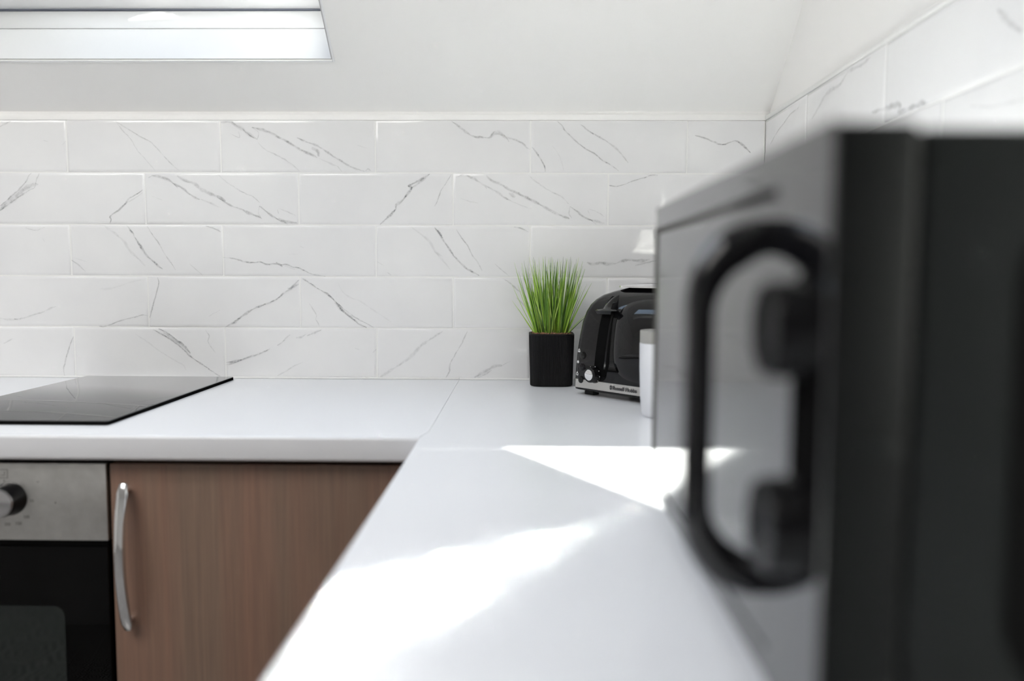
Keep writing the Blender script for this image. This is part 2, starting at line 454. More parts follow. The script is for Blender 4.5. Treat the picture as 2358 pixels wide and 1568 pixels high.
def vein_ribbons(name, veins, frame, parent):
    bm = bmesh.new()
    uvl = bm.loops.layers.uv.new('UVMap')
    at = bm.verts.layers.float.new('vein')
    off = 0.0009
    for (wd, st, pts) in veins:
        off += 0.000004
        P_ = [Vector((p[0], p[1], 0)) for p in pts]
        # subdivide with Catmull-Rom and fine jitter
        Q = []
        n = len(P_)
        for i in range(n - 1):
            p0, p1, p2, p3 = P_[max(i - 1, 0)], P_[i], P_[i + 1], P_[min(i + 2, n - 1)]
            m_ = max(2, int((p2 - p1).length / 0.0022))
            for k in range(m_):
                tt = k / m_
                q = 0.5 * ((2 * p1) + (p2 - p0) * tt + (2 * p0 - 5 * p1 + 4 * p2 - p3) * tt ** 2 + (3 * p1 - p0 - 3 * p2 + p3) * tt ** 3)
                Q.append(q)
        Q.append(P_[-1])
        seed = Vector((wd * 1e4, st * 31, n))
        vs = []; s = 0
        for i, q in enumerate(Q):
            tn = (Q[min(i + 1, len(Q) - 1)] - Q[max(i - 1, 0)])
            if tn.length < 1e-9: tn = Vector((1, 0, 0))
            nn = Vector((-tn.y, tn.x, 0)).normalized()
            if i: s += (q - Q[i - 1]).length
            nz = noise.noise(Vector((s * 160, 0, 0)) + seed) ; nw = noise.noise(Vector((s * 70, 5, 0)) + seed)
            c = q + nn * nz * 0.0008
            end = min(1, 0.35 + min(i, len(Q) - 1 - i) * 0.12)
            hw = wd * (0.9 + 0.8 * nw) * end * 0.95
            row = []
            for sg in (-1, 1):
                p = c + nn * hw * sg
                vtx = bm.verts.new(frame(p.x, p.y, off)); vtx[at] = st * 0.68
                row.append(vtx)
            vs.append((row, s))
        for (a, sa), (b, sb) in zip(vs[:-1], vs[1:]):
            f = bm.faces.new((a[0], b[0], b[1], a[1]))
            for lp, uv in zip(f.loops, ((sa, -1), (sb, -1), (sb, 1), (sa, 1))): lp[uvl].uv = uv
    o = link(name, bm, M_VEIN, parent, sm=False, fix=False)
    return o
VEINS = [
(0.00255, 0.35, [(-1.0263, 0.4912), (-1.018, 0.4961), (-1.0036, 0.5028)]),
(0.00136, 0.35, [(-0.7983, 0.5025), (-0.7875, 0.4953), (-0.7668, 0.4826), (-0.7451, 0.4698), (-0.7312, 0.463), (-0.7176, 0.4492), (-0.702, 0.4315), (-0.6863, 0.4157), (-0.6765, 0.4079)]),
(0.00111, 0.28, [(-0.7983, 0.5025), (-0.7848, 0.4845), (-0.7693, 0.4678), (-0.7579, 0.4472), (-0.7404, 0.4275), (-0.7229, 0.4062)]),
(0.0017, 0.3, [(-0.9406, 0.4657), (-0.9317, 0.4627)]),
(0.0017, 0.2, [(-0.9047, 0.4568), (-0.8973, 0.4637)]),
(0.0068, 0.35, [(-1.0337, 0.3306), (-1.021, 0.3416), (-1.002, 0.3556), (-0.9831, 0.3716), (-0.9645, 0.3796), (-0.9553, 0.3806)]),
(0.00187, 0.4, [(-1.0333, 0.3376), (-1.0164, 0.3516), (-0.9975, 0.3676), (-0.9826, 0.3815), (-0.9739, 0.3955), (-0.9676, 0.4024)]),
(0.00153, 0.4, [(-1.0338, 0.3286), (-1.0211, 0.3377), (-1.0043, 0.3497), (-0.9855, 0.3617), (-0.9709, 0.3706), (-0.9627, 0.3736), (-0.9591, 0.3875), (-0.9518, 0.4024)]),
(0.00204, 0.6, [(-0.7492, 0.3705), (-0.7647, 0.3601), (-0.7771, 0.3532), (-0.7835, 0.3442), (-0.7939, 0.3352), (-0.8002, 0.3292), (-0.8105, 0.3232), (-0.8158, 0.3172), (-0.8129, 0.3122), (-0.8162, 0.3052)]),
(0.00119, 0.3, [(-0.7494, 0.3651), (-0.7649, 0.3542), (-0.7835, 0.3442)]),
(0.0034, 0.4, [(-0.7312, 0.3979), (-0.7151, 0.3959), (-0.6992, 0.39), (-0.6873, 0.3821), (-0.6714, 0.3742), (-0.6576, 0.3624), (-0.6377, 0.3515)]),
(0.00425, 0.42, [(-0.6808, 0.398), (-0.6689, 0.3901), (-0.647, 0.3822), (-0.6352, 0.3723), (-0.6172, 0.3634), (-0.5993, 0.3565), (-0.5865, 0.3486)]),
(0.00187, 0.22, [(-0.6357, 0.3525), (-0.6157, 0.3446), (-0.5957, 0.3357)]),
(0.00153, 0.35, [(-0.6873, 0.3821), (-0.6805, 0.3742)]),
(0.00102, 0.2, [(-0.7324, 0.3582), (-0.7104, 0.3503)]),
(0.0017, 0.5, [(-0.7374, 0.3939), (-0.7312, 0.3969)]),
(0.00136, 0.3, [(-0.6004, 0.4001), (-0.5846, 0.3863), (-0.5668, 0.3744), (-0.5489, 0.3646), (-0.5329, 0.3577), (-0.519, 0.3458)]),
(0.00289, 0.5, [(-0.6034, 0.3565), (-0.5876, 0.3466), (-0.5716, 0.3387), (-0.5596, 0.3348), (-0.5436, 0.3269), (-0.5236, 0.319), (-0.5156, 0.315)]),
(0.00255, 0.55, [(-0.5202, 0.3399), (-0.5073, 0.329), (-0.4934, 0.319), (-0.4794, 0.3111), (-0.4654, 0.3044)]),
(0.0017, 0.3, [(-0.5202, 0.3399), (-0.5225, 0.3269), (-0.5176, 0.317)]),
(0.0017, 0.35, [(-0.4851, 0.333), (-0.4832, 0.325)]),
(0.00136, 0.22, [(-0.483, 0.335), (-0.467, 0.3291), (-0.449, 0.3212)]),
(0.0034, 0.35, [(-0.4834, 0.3161), (-0.4674, 0.3092), (-0.4472, 0.3072)]),
(0.0034, 0.2, [(-0.8266, 0.299), (-0.8077, 0.2863), (-0.79, 0.2703), (-0.7804, 0.2543), (-0.7646, 0.2383), (-0.7489, 0.2222)]),
(0.00255, 0.6, [(-0.7829, 0.3007), (-0.7731, 0.2884), (-0.7655, 0.2744), (-0.7549, 0.2574), (-0.7462, 0.2433), (-0.7303, 0.2293), (-0.7224, 0.2213), (-0.7144, 0.2163)]),
(0.0051, 0.5, [(-0.7771, 0.2923), (-0.7692, 0.2844)]),
(0.00153, 0.5, [(-0.7424, 0.2994), (-0.7308, 0.2805), (-0.7191, 0.2645), (-0.7115, 0.2485), (-0.7017, 0.2344), (-0.6891, 0.2144)]),
(0.00187, 0.45, [(-0.6269, 0.3004), (-0.6109, 0.2958), (-0.5979, 0.2889)]),
(0.00119, 0.35, [(-0.6613, 0.2265), (-0.6345, 0.2035)]),
(0.00221, 0.4, [(-0.8952, 0.2328), (-0.8832, 0.2248), (-0.8675, 0.2097)]),
(0.00153, 0.35, [(-0.9843, 0.2958), (-0.9662, 0.2914), (-0.9538, 0.2938), (-0.9456, 0.2969)]),
(0.00119, 0.2, [(-0.8909, 0.2378), (-0.8647, 0.2299)]),
(0.0017, 0.12, [(-0.9505, 0.2758), (-0.9468, 0.2678)]),
(0.00425, 0.3, [(-0.5919, 0.5004), (-0.5739, 0.5014), (-0.562, 0.4935), (-0.5502, 0.4877), (-0.5384, 0.4779), (-0.5216, 0.4681)]),
(0.00153, 0.45, [(-0.5502, 0.4877), (-0.5344, 0.474), (-0.5216, 0.4675)]),
(0.0017, 0.3, [(-0.5699, 0.5004), (-0.5581, 0.4916), (-0.5501, 0.4883)]),
(0.00136, 0.25, [(-0.5583, 0.4828), (-0.5565, 0.471), (-0.5744, 0.4788)]),
(0.0034, 0.48, [(-0.5321, 0.4906), (-0.5142, 0.4867), (-0.4943, 0.4799), (-0.4785, 0.4711), (-0.4646, 0.4643), (-0.4488, 0.4545), (-0.4349, 0.4466), (-0.421, 0.4408), (-0.4051, 0.4329)]),
(0.0017, 0.3, [(-0.5216, 0.4681), (-0.5193, 0.4809), (-0.5321, 0.4906)]),
(0.00136, 0.3, [(-0.5207, 0.4613), (-0.5069, 0.4485), (-0.4891, 0.4397), (-0.4692, 0.4299), (-0.4514, 0.4171), (-0.4396, 0.4063)]),
(0.00238, 0.42, [(-0.4445, 0.4712), (-0.4266, 0.4633), (-0.4067, 0.4565), (-0.3889, 0.4457), (-0.373, 0.4349), (-0.3611, 0.4281), (-0.3452, 0.4183), (-0.3293, 0.4114), (-0.3134, 0.4069)]),
(0.0051, 0.4, [(-0.4168, 0.4516), (-0.4039, 0.4447), (-0.403, 0.4349)]),
(0.0017, 0.3, [(-0.3653, 0.4163), (-0.3584, 0.4064)]),
(0.00204, 0.18, [(-0.4031, 0.432), (-0.3812, 0.4222), (-0.3653, 0.4163)]),
(0.00255, 0.35, [(-0.3114, 0.4069), (-0.3073, 0.4115), (-0.3014, 0.4085)]),
(0.00102, 0.22, [(-0.3268, 0.4566), (-0.3069, 0.4507)]),
(0.00289, 0.68, [(-0.1865, 0.4018), (-0.1995, 0.3939), (-0.2136, 0.386), (-0.2276, 0.3791), (-0.2216, 0.3752), (-0.2317, 0.3613), (-0.2418, 0.3494), (-0.2519, 0.3425), (-0.2539, 0.3336), (-0.2661, 0.3206), (-0.2762, 0.3117), (-0.2843, 0.3037)]),
(0.00255, 0.35, [(-0.1895, 0.3979), (-0.2096, 0.3831), (-0.2256, 0.3732)]),
(0.00136, 0.4, [(-0.1448, 0.4009), (-0.1558, 0.3832), (-0.1658, 0.3674), (-0.1719, 0.3496), (-0.1779, 0.3397)]),
(0.0017, 0.62, [(-0.5942, 0.2388), (-0.5719, 0.2369), (-0.5518, 0.2309), (-0.5336, 0.2294), (-0.5214, 0.2306), (-0.5073, 0.2259), (-0.4931, 0.2271), (-0.481, 0.2252), (-0.4688, 0.2262), (-0.4568, 0.2208), (-0.4447, 0.2193), (-0.4306, 0.2123), (-0.4186, 0.2069), (-0.3923, 0.2028)]),
(0.0051, 0.55, [(-0.49, 0.2301), (-0.477, 0.2222)]),
(0.0034, 0.5, [(-0.5113, 0.2271), (-0.5013, 0.2251)]),
(0.00127, 0.25, [(-0.473, 0.2232), (-0.4528, 0.2162)]),
(0.00255, 0.15, [(-0.442, 0.2614), (-0.4339, 0.2584)]),
(0.0017, 0.12, [(-0.4644, 0.2463), (-0.4463, 0.2453)]),
(0.0017, 0.25, [(-0.605, 0.2948), (-0.597, 0.2889)]),
(0.00289, 0.2, [(-0.2221, 0.2989), (-0.2021, 0.284), (-0.1861, 0.2701), (-0.1761, 0.2522), (-0.1613, 0.2423)]),
(0.00382, 0.5, [(-0.1779, 0.299), (-0.1699, 0.2901), (-0.1611, 0.2782)]),
(0.0017, 0.32, [(-0.29, 0.2318), (-0.2769, 0.2239)]),
(0.0017, 0.25, [(-0.271, 0.2109), (-0.263, 0.2059)]),
(0.00238, 0.55, [(-0.1771, 0.299), (-0.1661, 0.2841), (-0.1591, 0.2722), (-0.1481, 0.2563), (-0.1401, 0.2443), (-0.1281, 0.2314), (-0.114, 0.2184), (-0.1059, 0.2145), (-0.0899, 0.2055)]),
(0.0051, 0.45, [(-0.1681, 0.2891), (-0.1631, 0.2822)]),
(0.00221, 0.16, [(-0.1783, 0.2522), (-0.1642, 0.2383), (-0.1542, 0.2263), (-0.1442, 0.2143)]),
(0.00144, 0.48, [(-0.135, 0.2952), (-0.124, 0.2783), (-0.112, 0.2624), (-0.1039, 0.2455), (-0.0939, 0.2325), (-0.0838, 0.2145)]),
(0.00187, 0.45, [(-0.0219, 0.3001), (-0.0079, 0.2975), (0.0062, 0.2906)]),
(0.00111, 0.3, [(-0.0597, 0.2286), (-0.0305, 0.2037)]),
(0.00272, 0.42, [(-0.1436, 0.5027), (-0.1297, 0.493), (-0.1158, 0.4823), (-0.0999, 0.4735), (-0.084, 0.4725), (-0.0701, 0.4716), (-0.0622, 0.4784), (-0.0503, 0.4775), (-0.0384, 0.4716), (-0.0305, 0.4706), (-0.0186, 0.4668), (-0.0066, 0.4609), (0.0013, 0.4531), (0.0083, 0.4492)]),
(0.00425, 0.35, [(-0.0682, 0.4755), (-0.0602, 0.4823), (-0.0503, 0.4814), (-0.0404, 0.4745)]),
(0.0017, 0.45, [(-0.0404, 0.4755), (-0.0324, 0.4638)]),
(0.00204, 0.65, [(0.0122, 0.4541), (0.0212, 0.4424), (0.0303, 0.4287), (0.0363, 0.4169), (0.0384, 0.4062)]),
(0.0017, 0.48, [(0.0604, 0.5029), (0.0704, 0.4941), (0.0754, 0.4854), (0.0884, 0.4727), (0.1004, 0.462), (0.1163, 0.4503), (0.1342, 0.4406), (0.1482, 0.4289), (0.1642, 0.4201), (0.1802, 0.4084)]),
(0.00204, 0.33, [(0.1059, 0.4971), (0.1199, 0.4854), (0.1298, 0.4796), (0.1477, 0.4699), (0.1637, 0.4592), (0.1777, 0.4485), (0.1897, 0.4348), (0.1978, 0.4241)]),
(0.0034, 0.35, [(0.1239, 0.4835), (0.1308, 0.4786)]),
(0.00153, 0.14, [(0.0509, 0.4561), (0.0609, 0.4444), (0.069, 0.4268), (0.0741, 0.4092)]),
(0.00272, 0.35, [(-0.1318, 0.397), (-0.1199, 0.4), (-0.0999, 0.3931), (-0.088, 0.3853), (-0.072, 0.3765), (-0.056, 0.3676), (-0.042, 0.3578), (-0.0281, 0.3503)]),
(0.0034, 0.42, [(-0.076, 0.3991), (-0.066, 0.3893), (-0.0481, 0.3824), (-0.0321, 0.3726), (-0.0161, 0.3657), (0.0018, 0.3569), (0.0218, 0.3471), (0.0398, 0.3372), (0.0558, 0.3284), (0.0718, 0.3215), (0.0858, 0.3166)]),
(0.0051, 0.3, [(-0.0321, 0.3657), (-0.0201, 0.3578)]),
(0.0017, 0.35, [(-0.08, 0.3794), (-0.075, 0.3735)]),
(0.00127, 0.2, [(-0.0281, 0.3503), (-0.0061, 0.3411), (0.0119, 0.3352)]),
(0.00153, 0.3, [(0.0046, 0.4008), (0.0176, 0.3894), (0.0376, 0.3757), (0.0575, 0.3649), (0.0715, 0.358), (0.0836, 0.3452)]),
(0.00255, 0.5, [(0.0866, 0.3399), (0.1017, 0.3295), (0.1137, 0.3196), (0.1277, 0.3137), (0.1378, 0.3058)]),
(0.0017, 0.28, [(0.0866, 0.3399), (0.0848, 0.3265), (0.0898, 0.3176)]),
(0.0017, 0.3, [(0.1216, 0.3325), (0.1256, 0.3226)]),
(0.00127, 0.22, [(0.1235, 0.3355), (0.1415, 0.3286), (0.1535, 0.3207)]),
(0.0034, 0.32, [(0.1217, 0.3157), (0.1417, 0.3108), (0.1537, 0.3079)]),
(0.00161, 0.6, [(0.1617, 0.3809), (0.1766, 0.3789), (0.1925, 0.3829), (0.2102, 0.3898), (0.2299, 0.3957), (0.2437, 0.4001), (0.2556, 0.4007)]),
(0.00102, 0.2, [(-0.1269, 0.3556), (-0.1099, 0.3497), (-0.0919, 0.3462)]),
(0.00382, 0.4, [(0.1207, 0.2318), (0.1307, 0.2288), (0.1467, 0.2309), (0.1627, 0.229), (0.1787, 0.231), (0.1926, 0.236), (0.2065, 0.2371), (0.2225, 0.2351), (0.2425, 0.2382)]),
(0.0017, 0.35, [(0.2147, 0.2261), (0.2386, 0.2322), (0.2585, 0.2363)]),
(0.00221, 0.32, [(-1.0434, 0.1183), (-1.0312, 0.1153), (-1.0126, 0.1154), (-0.994, 0.1185), (-0.9753, 0.1247), (-0.9545, 0.1309), (-0.9398, 0.1381), (-0.9274, 0.1422)]),
(0.00255, 0.3, [(-1.0147, 0.1164), (-1.0065, 0.1148)]),
(0.00153, 0.55, [(-0.8448, 0.1023), (-0.8305, 0.1029), (-0.8076, 0.1116), (-0.789, 0.1174), (-0.7725, 0.1211), (-0.758, 0.1253), (-0.7469, 0.1237)]),
(0.00161, 0.55, [(-0.7251, 0.1991), (-0.723, 0.1886), (-0.727, 0.1724), (-0.7315, 0.1582), (-0.7371, 0.14), (-0.7429, 0.1196)]),
(0.0017, 0.2, [(-0.6254, 0.1232), (-0.6026, 0.1355)]),
(0.00255, 0.12, [(-0.8442, 0.176), (-0.8155, 0.1781), (-0.7846, 0.1884), (-0.7579, 0.1945)]),
(0.00255, 0.22, [(-1.0374, 0.0672), (-1.0184, 0.0775)]),
(0.0017, 0.55, [(-0.8973, 0.0822), (-0.9037, 0.0658), (-0.9106, 0.0474), (-0.9153, 0.0309), (-0.919, 0.0165), (-0.9175, 0.0032)]),
(0.00255, 0.6, [(-0.7262, 0.0977), (-0.712, 0.0923), (-0.702, 0.0852), (-0.69, 0.0751), (-0.6779, 0.067), (-0.6641, 0.0486)]),
(0.00195, 0.75, [(-0.7364, 0.0963), (-0.7163, 0.0851), (-0.7002, 0.075), (-0.6842, 0.0629), (-0.6682, 0.0476), (-0.6562, 0.0374), (-0.6441, 0.0293), (-0.63, 0.0202), (-0.6159, 0.01), (-0.6018, 0.0018)]),
(0.00425, 0.35, [(-0.7161, 0.0913), (-0.6961, 0.0771), (-0.676, 0.0629), (-0.6641, 0.0497)]),
(0.00136, 0.35, [(-0.6332, 0.0967), (-0.6253, 0.0835), (-0.6286, 0.0744), (-0.6228, 0.0632), (-0.6129, 0.0499)]),
(0.0017, 0.16, [(-0.7736, 0.0879), (-0.7475, 0.0707), (-0.7295, 0.0565), (-0.6973, 0.0362), (-0.6791, 0.026), (-0.6732, 0.0158)]),
(0.00238, 0.62, [(-0.4451, 0.1957), (-0.4554, 0.1856), (-0.4616, 0.1785), (-0.476, 0.1694), (-0.4863, 0.1603), (-0.5007, 0.1521), (-0.517, 0.146), (-0.5334, 0.1398), (-0.5458, 0.1327), (-0.5561, 0.1255), (-0.5686, 0.1164), (-0.581, 0.1082), (-0.5934, 0.102)]),
(0.0034, 0.35, [(-0.4452, 0.1876), (-0.4616, 0.1795), (-0.4677, 0.1795)]),
(0.0034, 0.3, [(-0.5789, 0.1092), (-0.5687, 0.1113)]),
(0.00238, 0.72, [(-0.4379, 0.1981), (-0.4289, 0.1927), (-0.4149, 0.1837), (-0.4028, 0.1757), (-0.3888, 0.1677), (-0.3768, 0.1567), (-0.3678, 0.1456), (-0.3588, 0.1345), (-0.3467, 0.1244), (-0.3347, 0.1154), (-0.3246, 0.1073), (-0.3125, 0.1025)]),
(0.00136, 0.8, [(-0.3728, 0.1526), (-0.3577, 0.1396)]),
(0.0017, 0.5, [(-0.3577, 0.1396), (-0.3447, 0.1295), (-0.3285, 0.1185), (-0.3144, 0.1114), (-0.2983, 0.1024)]),
(0.00425, 0.35, [(-0.3748, 0.1516), (-0.3588, 0.1355), (-0.3387, 0.1204)]),
(0.00136, 0.4, [(-0.4255, 0.1494), (-0.4176, 0.1373), (-0.4107, 0.1252), (-0.4128, 0.1191), (-0.4059, 0.1049)]),
(0.0017, 0.13, [(-0.3682, 0.19), (-0.3583, 0.1719), (-0.3443, 0.1618), (-0.3241, 0.1539), (-0.3, 0.1378), (-0.2637, 0.1137)]),
(0.00289, 0.62, [(-0.593, 0.0316), (-0.5766, 0.0338), (-0.5622, 0.0369), (-0.5457, 0.0431), (-0.5292, 0.0483), (-0.521, 0.0514), (-0.5045, 0.0597)]),
(0.0017, 0.5, [(-0.5931, 0.0265), (-0.5766, 0.0307), (-0.5622, 0.0379)]),
(0.00255, 0.42, [(-0.4901, 0.0659), (-0.4797, 0.0731), (-0.4714, 0.0823), (-0.4642, 0.0874)]),
(0.00289, 0.38, [(-0.4531, 0.0813), (-0.4408, 0.0834), (-0.4326, 0.0896)]),
(0.00289, 0.42, [(-0.4306, 0.0855), (-0.4183, 0.0906), (-0.4019, 0.0978)]),
(0.0017, 0.25, [(-0.4912, 0.0055), (-0.4726, 0.0159), (-0.454, 0.0273), (-0.4396, 0.0324)]),
(0.0017, 0.3, [(-0.3363, 0.0615), (-0.3272, 0.0585)]),
(0.0017, 0.35, [(-0.3008, 0.0526), (-0.2936, 0.0597)]),
(0.0034, 0.25, [(-0.287, 0.0036), (-0.2644, 0.0181), (-0.244, 0.0314), (-0.2236, 0.0469), (-0.2072, 0.0653), (-0.1869, 0.0796), (-0.1617, 0.0959)]),
(0.0017, 0.5, [(-0.1131, 0.0962), (-0.1191, 0.084), (-0.1242, 0.0718), (-0.1344, 0.0555), (-0.1425, 0.0412), (-0.1486, 0.0289), (-0.1486, 0.0167), (-0.1568, 0.0023)]),
(0.0051, 0.35, [(-0.0999, 0.0036), (-0.0877, 0.0109), (-0.0735, 0.0191), (-0.0593, 0.0273), (-0.0451, 0.0284)]),
(0.0017, 0.45, [(-0.0938, 0.0027), (-0.0776, 0.0109), (-0.0654, 0.0192)]),
(0.0017, 0.2, [(-0.0451, 0.0284), (-0.0269, 0.0377)]),
(0.00204, 0.35, [(-0.0416, 0.1982), (-0.0295, 0.1913), (-0.0194, 0.1813), (-0.0093, 0.1733)]),
(0.00144, 0.32, [(-0.0173, 0.1632), (-0.0052, 0.1512), (0.007, 0.1351), (0.0202, 0.119)]),
(0.0017, 0.15, [(-0.1789, 0.0877), (-0.1626, 0.0949)]),
(0.00221, 0.6, [(0.3258, 0.4763), (0.3443, 0.4714), (0.3637, 0.4632), (0.3804, 0.459), (0.4011, 0.4657), (0.4137, 0.4616), (0.4248, 0.4517), (0.4334, 0.4434)]),
]
RVEINS = [(0.00182, 0.55, [(1.4319, 0.4961), (1.4424, 0.4896), (1.4792, 0.4879), (1.5196, 0.478), (1.5573, 0.469), (1.5964, 0.4538)]), (0.0035, 0.3, [(1.1468, 0.4993), (1.1753, 0.496), (1.2216, 0.4983), (1.2534, 0.4871), (1.306, 0.4858), (1.3423, 0.4701), (1.3711, 0.4585)]), (0.0049, 0.5, [(1.133, 0.4248), (1.0927, 0.4215), (1.0492, 0.4182), (1.0544, 0.4098), (1.0084, 0.4081), (0.9816, 0.4057)]), (0.0042, 0.4, [(0.8421, 0.4683), (0.8261, 0.4532), (0.811, 0.442), (0.798, 0.4343)])]
vein_ribbons('marble_veins', [(w, s, [(x, z + W) for x, z in p]) for w, s, p in VEINS],
             lambda x, z, o: Vector((x, D - o, z)), wall_back)
rnd = random.Random(3)
extra = []
# more of the same veining on the tiles of the right wall that stand nearer the camera
for i in range(26):
    y0 = rnd.uniform(-1.7, 0.75); z0_ = rnd.uniform(0.05, 0.46); a = rnd.uniform(0.4, 1.1) * rnd.choice((-1, 1)); n_ = rnd.randint(4, 7)
    pts = []
    for k in range(n_):
        pts.append((y0, z0_)); y0 += 0.035 * math.cos(a) + rnd.uniform(-.006, .006); z0_ += 0.02 * math.sin(a) + rnd.uniform(-.006, .006)
    extra.append((rnd.uniform(.001, .003), rnd.uniform(.2, .55), pts))
vein_ribbons('marble_veins', [(w, s, [(x, z + W) for x, z in p]) for w, s, p in RVEINS + extra],
             lambda y, z, o: Vector((XR - o, y, z)), wall_right)

# ------------------------------------------------------------------ skylight window
def sbox(bm, x0, x1, a0, a1, t0, t1, bev=0.0):
    box(bm, x0, x1, a0, a1, t0, t1, bev, M=MS)
win = empty('window_1', slope_pt(-0.67, 0.53, 0.17), None, None)
win['kind'] = 'structure'
bm = bmesh.new()
e = 0.0004
sbox(bm, SX0 + e, SX1 - e, e, 0.004, 0.0925, 0.1475, 0.001)
sbox(bm, SX0 + e, SX1 - e, 1.055, 1.06 - e, 0.0925, 0.1475, 0.001)
sbox(bm, SX0 + e, SX0 + 0.005, 0.0055, 1.0545, 0.0925, 0.1475, 0.001)
sbox(bm, SX1 - 0.005, SX1 - e, 0.0055, 1.0545, 0.0925, 0.1475, 0.001)
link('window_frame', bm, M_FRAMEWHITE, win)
bm = bmesh.new()
sbox(bm, SX0 + e, SX1 - e, e, 0.062, 0.1525, 0.190, 0.003)
sbox(bm, SX0 + e, SX1 - e, 1.0, 1.06 - e, 0.1525, 0.190, 0.003)
sbox(bm, SX0 + e, SX0 + 0.137, 0.0625, 0.9995, 0.1525, 0.190, 0.003)  # left stile made overwide to shape the sun patch on the worktop
sbox(bm, SX1 - 0.040, SX1 - e, 0.0625, 0.9995, 0.1525, 0.190, 0.003)
link('sash', bm, M_GLOSSWHITE, win)
bm = bmesh.new()
for (a0, a1, x0, x1) in ((e, .006, SX0 + e, SX1 - e), (1.054, 1.0595, SX0 + e, SX1 - e), (.0065, 1.0535, SX1 - .006, SX1 - e)):
    sbox(bm, x0, x1, a0, a1, 0.1478, 0.1522)
link('gasket', bm, M_GASKET, win, sm=False)
bm = bmesh.new(); sbox(bm, SX0 + .1375, SX1 - .0405, .0625, .9995, 0.170, 0.174)
link('pane', bm, M_GLASS, win, sm=False)
# lining of the opening
bm = bmesh.new()
sbox(bm, SX0 + e, SX1 - e, 0.0002, 0.0022, 0.001, 0.0920)
sbox(bm, SX0 + e, SX0 + .0022, 0.0024, 1.057, 0.001, 0.0920)
sbox(bm, SX1 - .0022, SX1 - e, 0.0024, 1.057, 0.001, 0.0920)
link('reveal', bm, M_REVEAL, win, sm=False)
# plaster bead round the opening
bm = bmesh.new()
sbox(bm, SX1 + .0002, SX1 + .0042, -0.004, 1.06, -0.0012, 0.0, 0.0005)
sbox(bm, SX0, SX1 + .0000, -0.0045, -0.0005, -0.0012, 0.0, 0.0005)
S(link('trim_3', bm, M_GLOSSWHITE))

# ------------------------------------------------------------------ worktops
YF = 1.0507
def worktop(pts, front, r, label):
    """slab with its outline in pts; only the front edges (indices in front) are rolled"""
    bm = bmesh.new()
    a = [bm.verts.new((p[0], p[1], W - .034)) for p in pts]; b = [bm.verts.new((p[0], p[1], W)) for p in pts]
    n = len(pts)
    bm.faces.new(a[::-1]); bm.faces.new(b)
    for i in range(n): bm.faces.new((a[i], a[(i + 1) % n], b[(i + 1) % n], b[i]))
    bm.edges.ensure_lookup_table()
    es = [e for e in bm.edges for i in front for q in (a, b) if set(e.verts) == {q[i], q[(i + 1) % n]}]
    bmesh.ops.bevel(bm, geom=es, offset=r, segments=4, affect='EDGES', profile=0.5)
    return tag(link('worktop', bm, M_WORKTOP), label, 'worktop')
worktop([(X0, YF), (-0.1352, YF), (-0.1268, 1.0850), (-0.12955, D - .0005), (X0, D - .0005)], [0], .0055,
        'white laminate worktop along the back tiled wall, with the hob let into it')
worktop([(-0.1346, -1.1), (XR - .0005, -1.1), (XR - .0005, D - .0005), (-0.1290, D - .0005), (-0.1262, 1.0845), (-0.1346, 1.0485)], [5], .003,
        'white laminate worktop along the right-hand wall, under the toaster and microwave, sunlit in patches')
# joint and silicone
bm = bmesh.new()
box(bm, X0, -0.1296, D - .0040, D + .0005, W + .0001, W + .0034, 0.0012)
box(bm, -0.1290, XR - .001, D - .0040, D + .0005, W + .0001, W + .0034, 0.0012)
S(link('trim_4', bm, M_GROUT))
bm = bmesh.new()
box(bm, XR - .0032, XR - .0008, Y0 + .9, D - .0035, W + .0001, W + .0022, 0.0009)
S(link('trim_5', bm, M_GROUT))

# ------------------------------------------------------------------ hob
hob = empty('hob', (-0.716, 1.365, W), 'narrow black glass hob set in the white worktop above the oven', 'hob')
bm = bmesh.new(); prism(bm, [(x - .7158, y + 1.365) for x, y in rrect(.1455, .2475, .004, 3)], W + .0050, W + .0062, bev=.0004, seg=2)
link('glass_top', bm, M_HOB, hob)
bm = bmesh.new(); prism(bm, [(x - .7158, y + 1.365) for x, y in rrect(.1456, .2476, .004, 3)], W + .0001, W + .0049)
link('rim_seal', bm, M_MATTBLACK, hob)

# ------------------------------------------------------------------ oven
YP = 1.0707
oven = empty('oven', (-0.8485, 1.32, 0), 'built-under oven with a smudged steel control panel and black glass door', 'oven')
OX0, OX1 = -1.146, -0.5512
bm = bmesh.new()
box(bm, OX0 + .004, OX1 - .004, YP + .024, 1.60, 0.10, W - 0.0345)
box(bm, OX0 + .002, OX1 + .0048, YP + .012, YP + .0235, 0.10, W - 0.0345)
link('body', bm, M_MATTBLACK, oven, sm=False)  # shade of the gap under the worktop is put into this black
bm = bmesh.new(); box(bm, OX0 + .004, OX1 - .004, YP + .05, YP + .07, 0.0, 0.0995); link('plinth', bm, M_BLACKPLINTH, oven, sm=False)
bm = bmesh.new(); box(bm, OX0, OX1, YP, YP + .0115, W - .1460, W - .0425, 0.0008)
panel = link('control_panel', bm, M_OVENSTEEL, oven)
KX, KZ = -0.6795, W - 0.0898
MK = Matrix.Translation((KX, YP, KZ)) @ Matrix.Rotation(PI / 2, 4, 'X')
bm = bmesh.new(); lathe(bm, [(.0, .0002), (.0222, .0002), (.0222, .004), (.0205, .0065), (.0195, .022), (.0188, .0235), (0, .0235)], 56, MK)
knob = link('knob', bm, M_BLACKPLASTIC, oven)
bm = bmesh.new(); lathe(bm, [(0, .0236), (.0182, .0236), (.0184, .026), (.0176, .0278), (.0155, .0286), (0, .0289)], 56, MK)
link('cap', bm, M_SATINMETAL, knob)
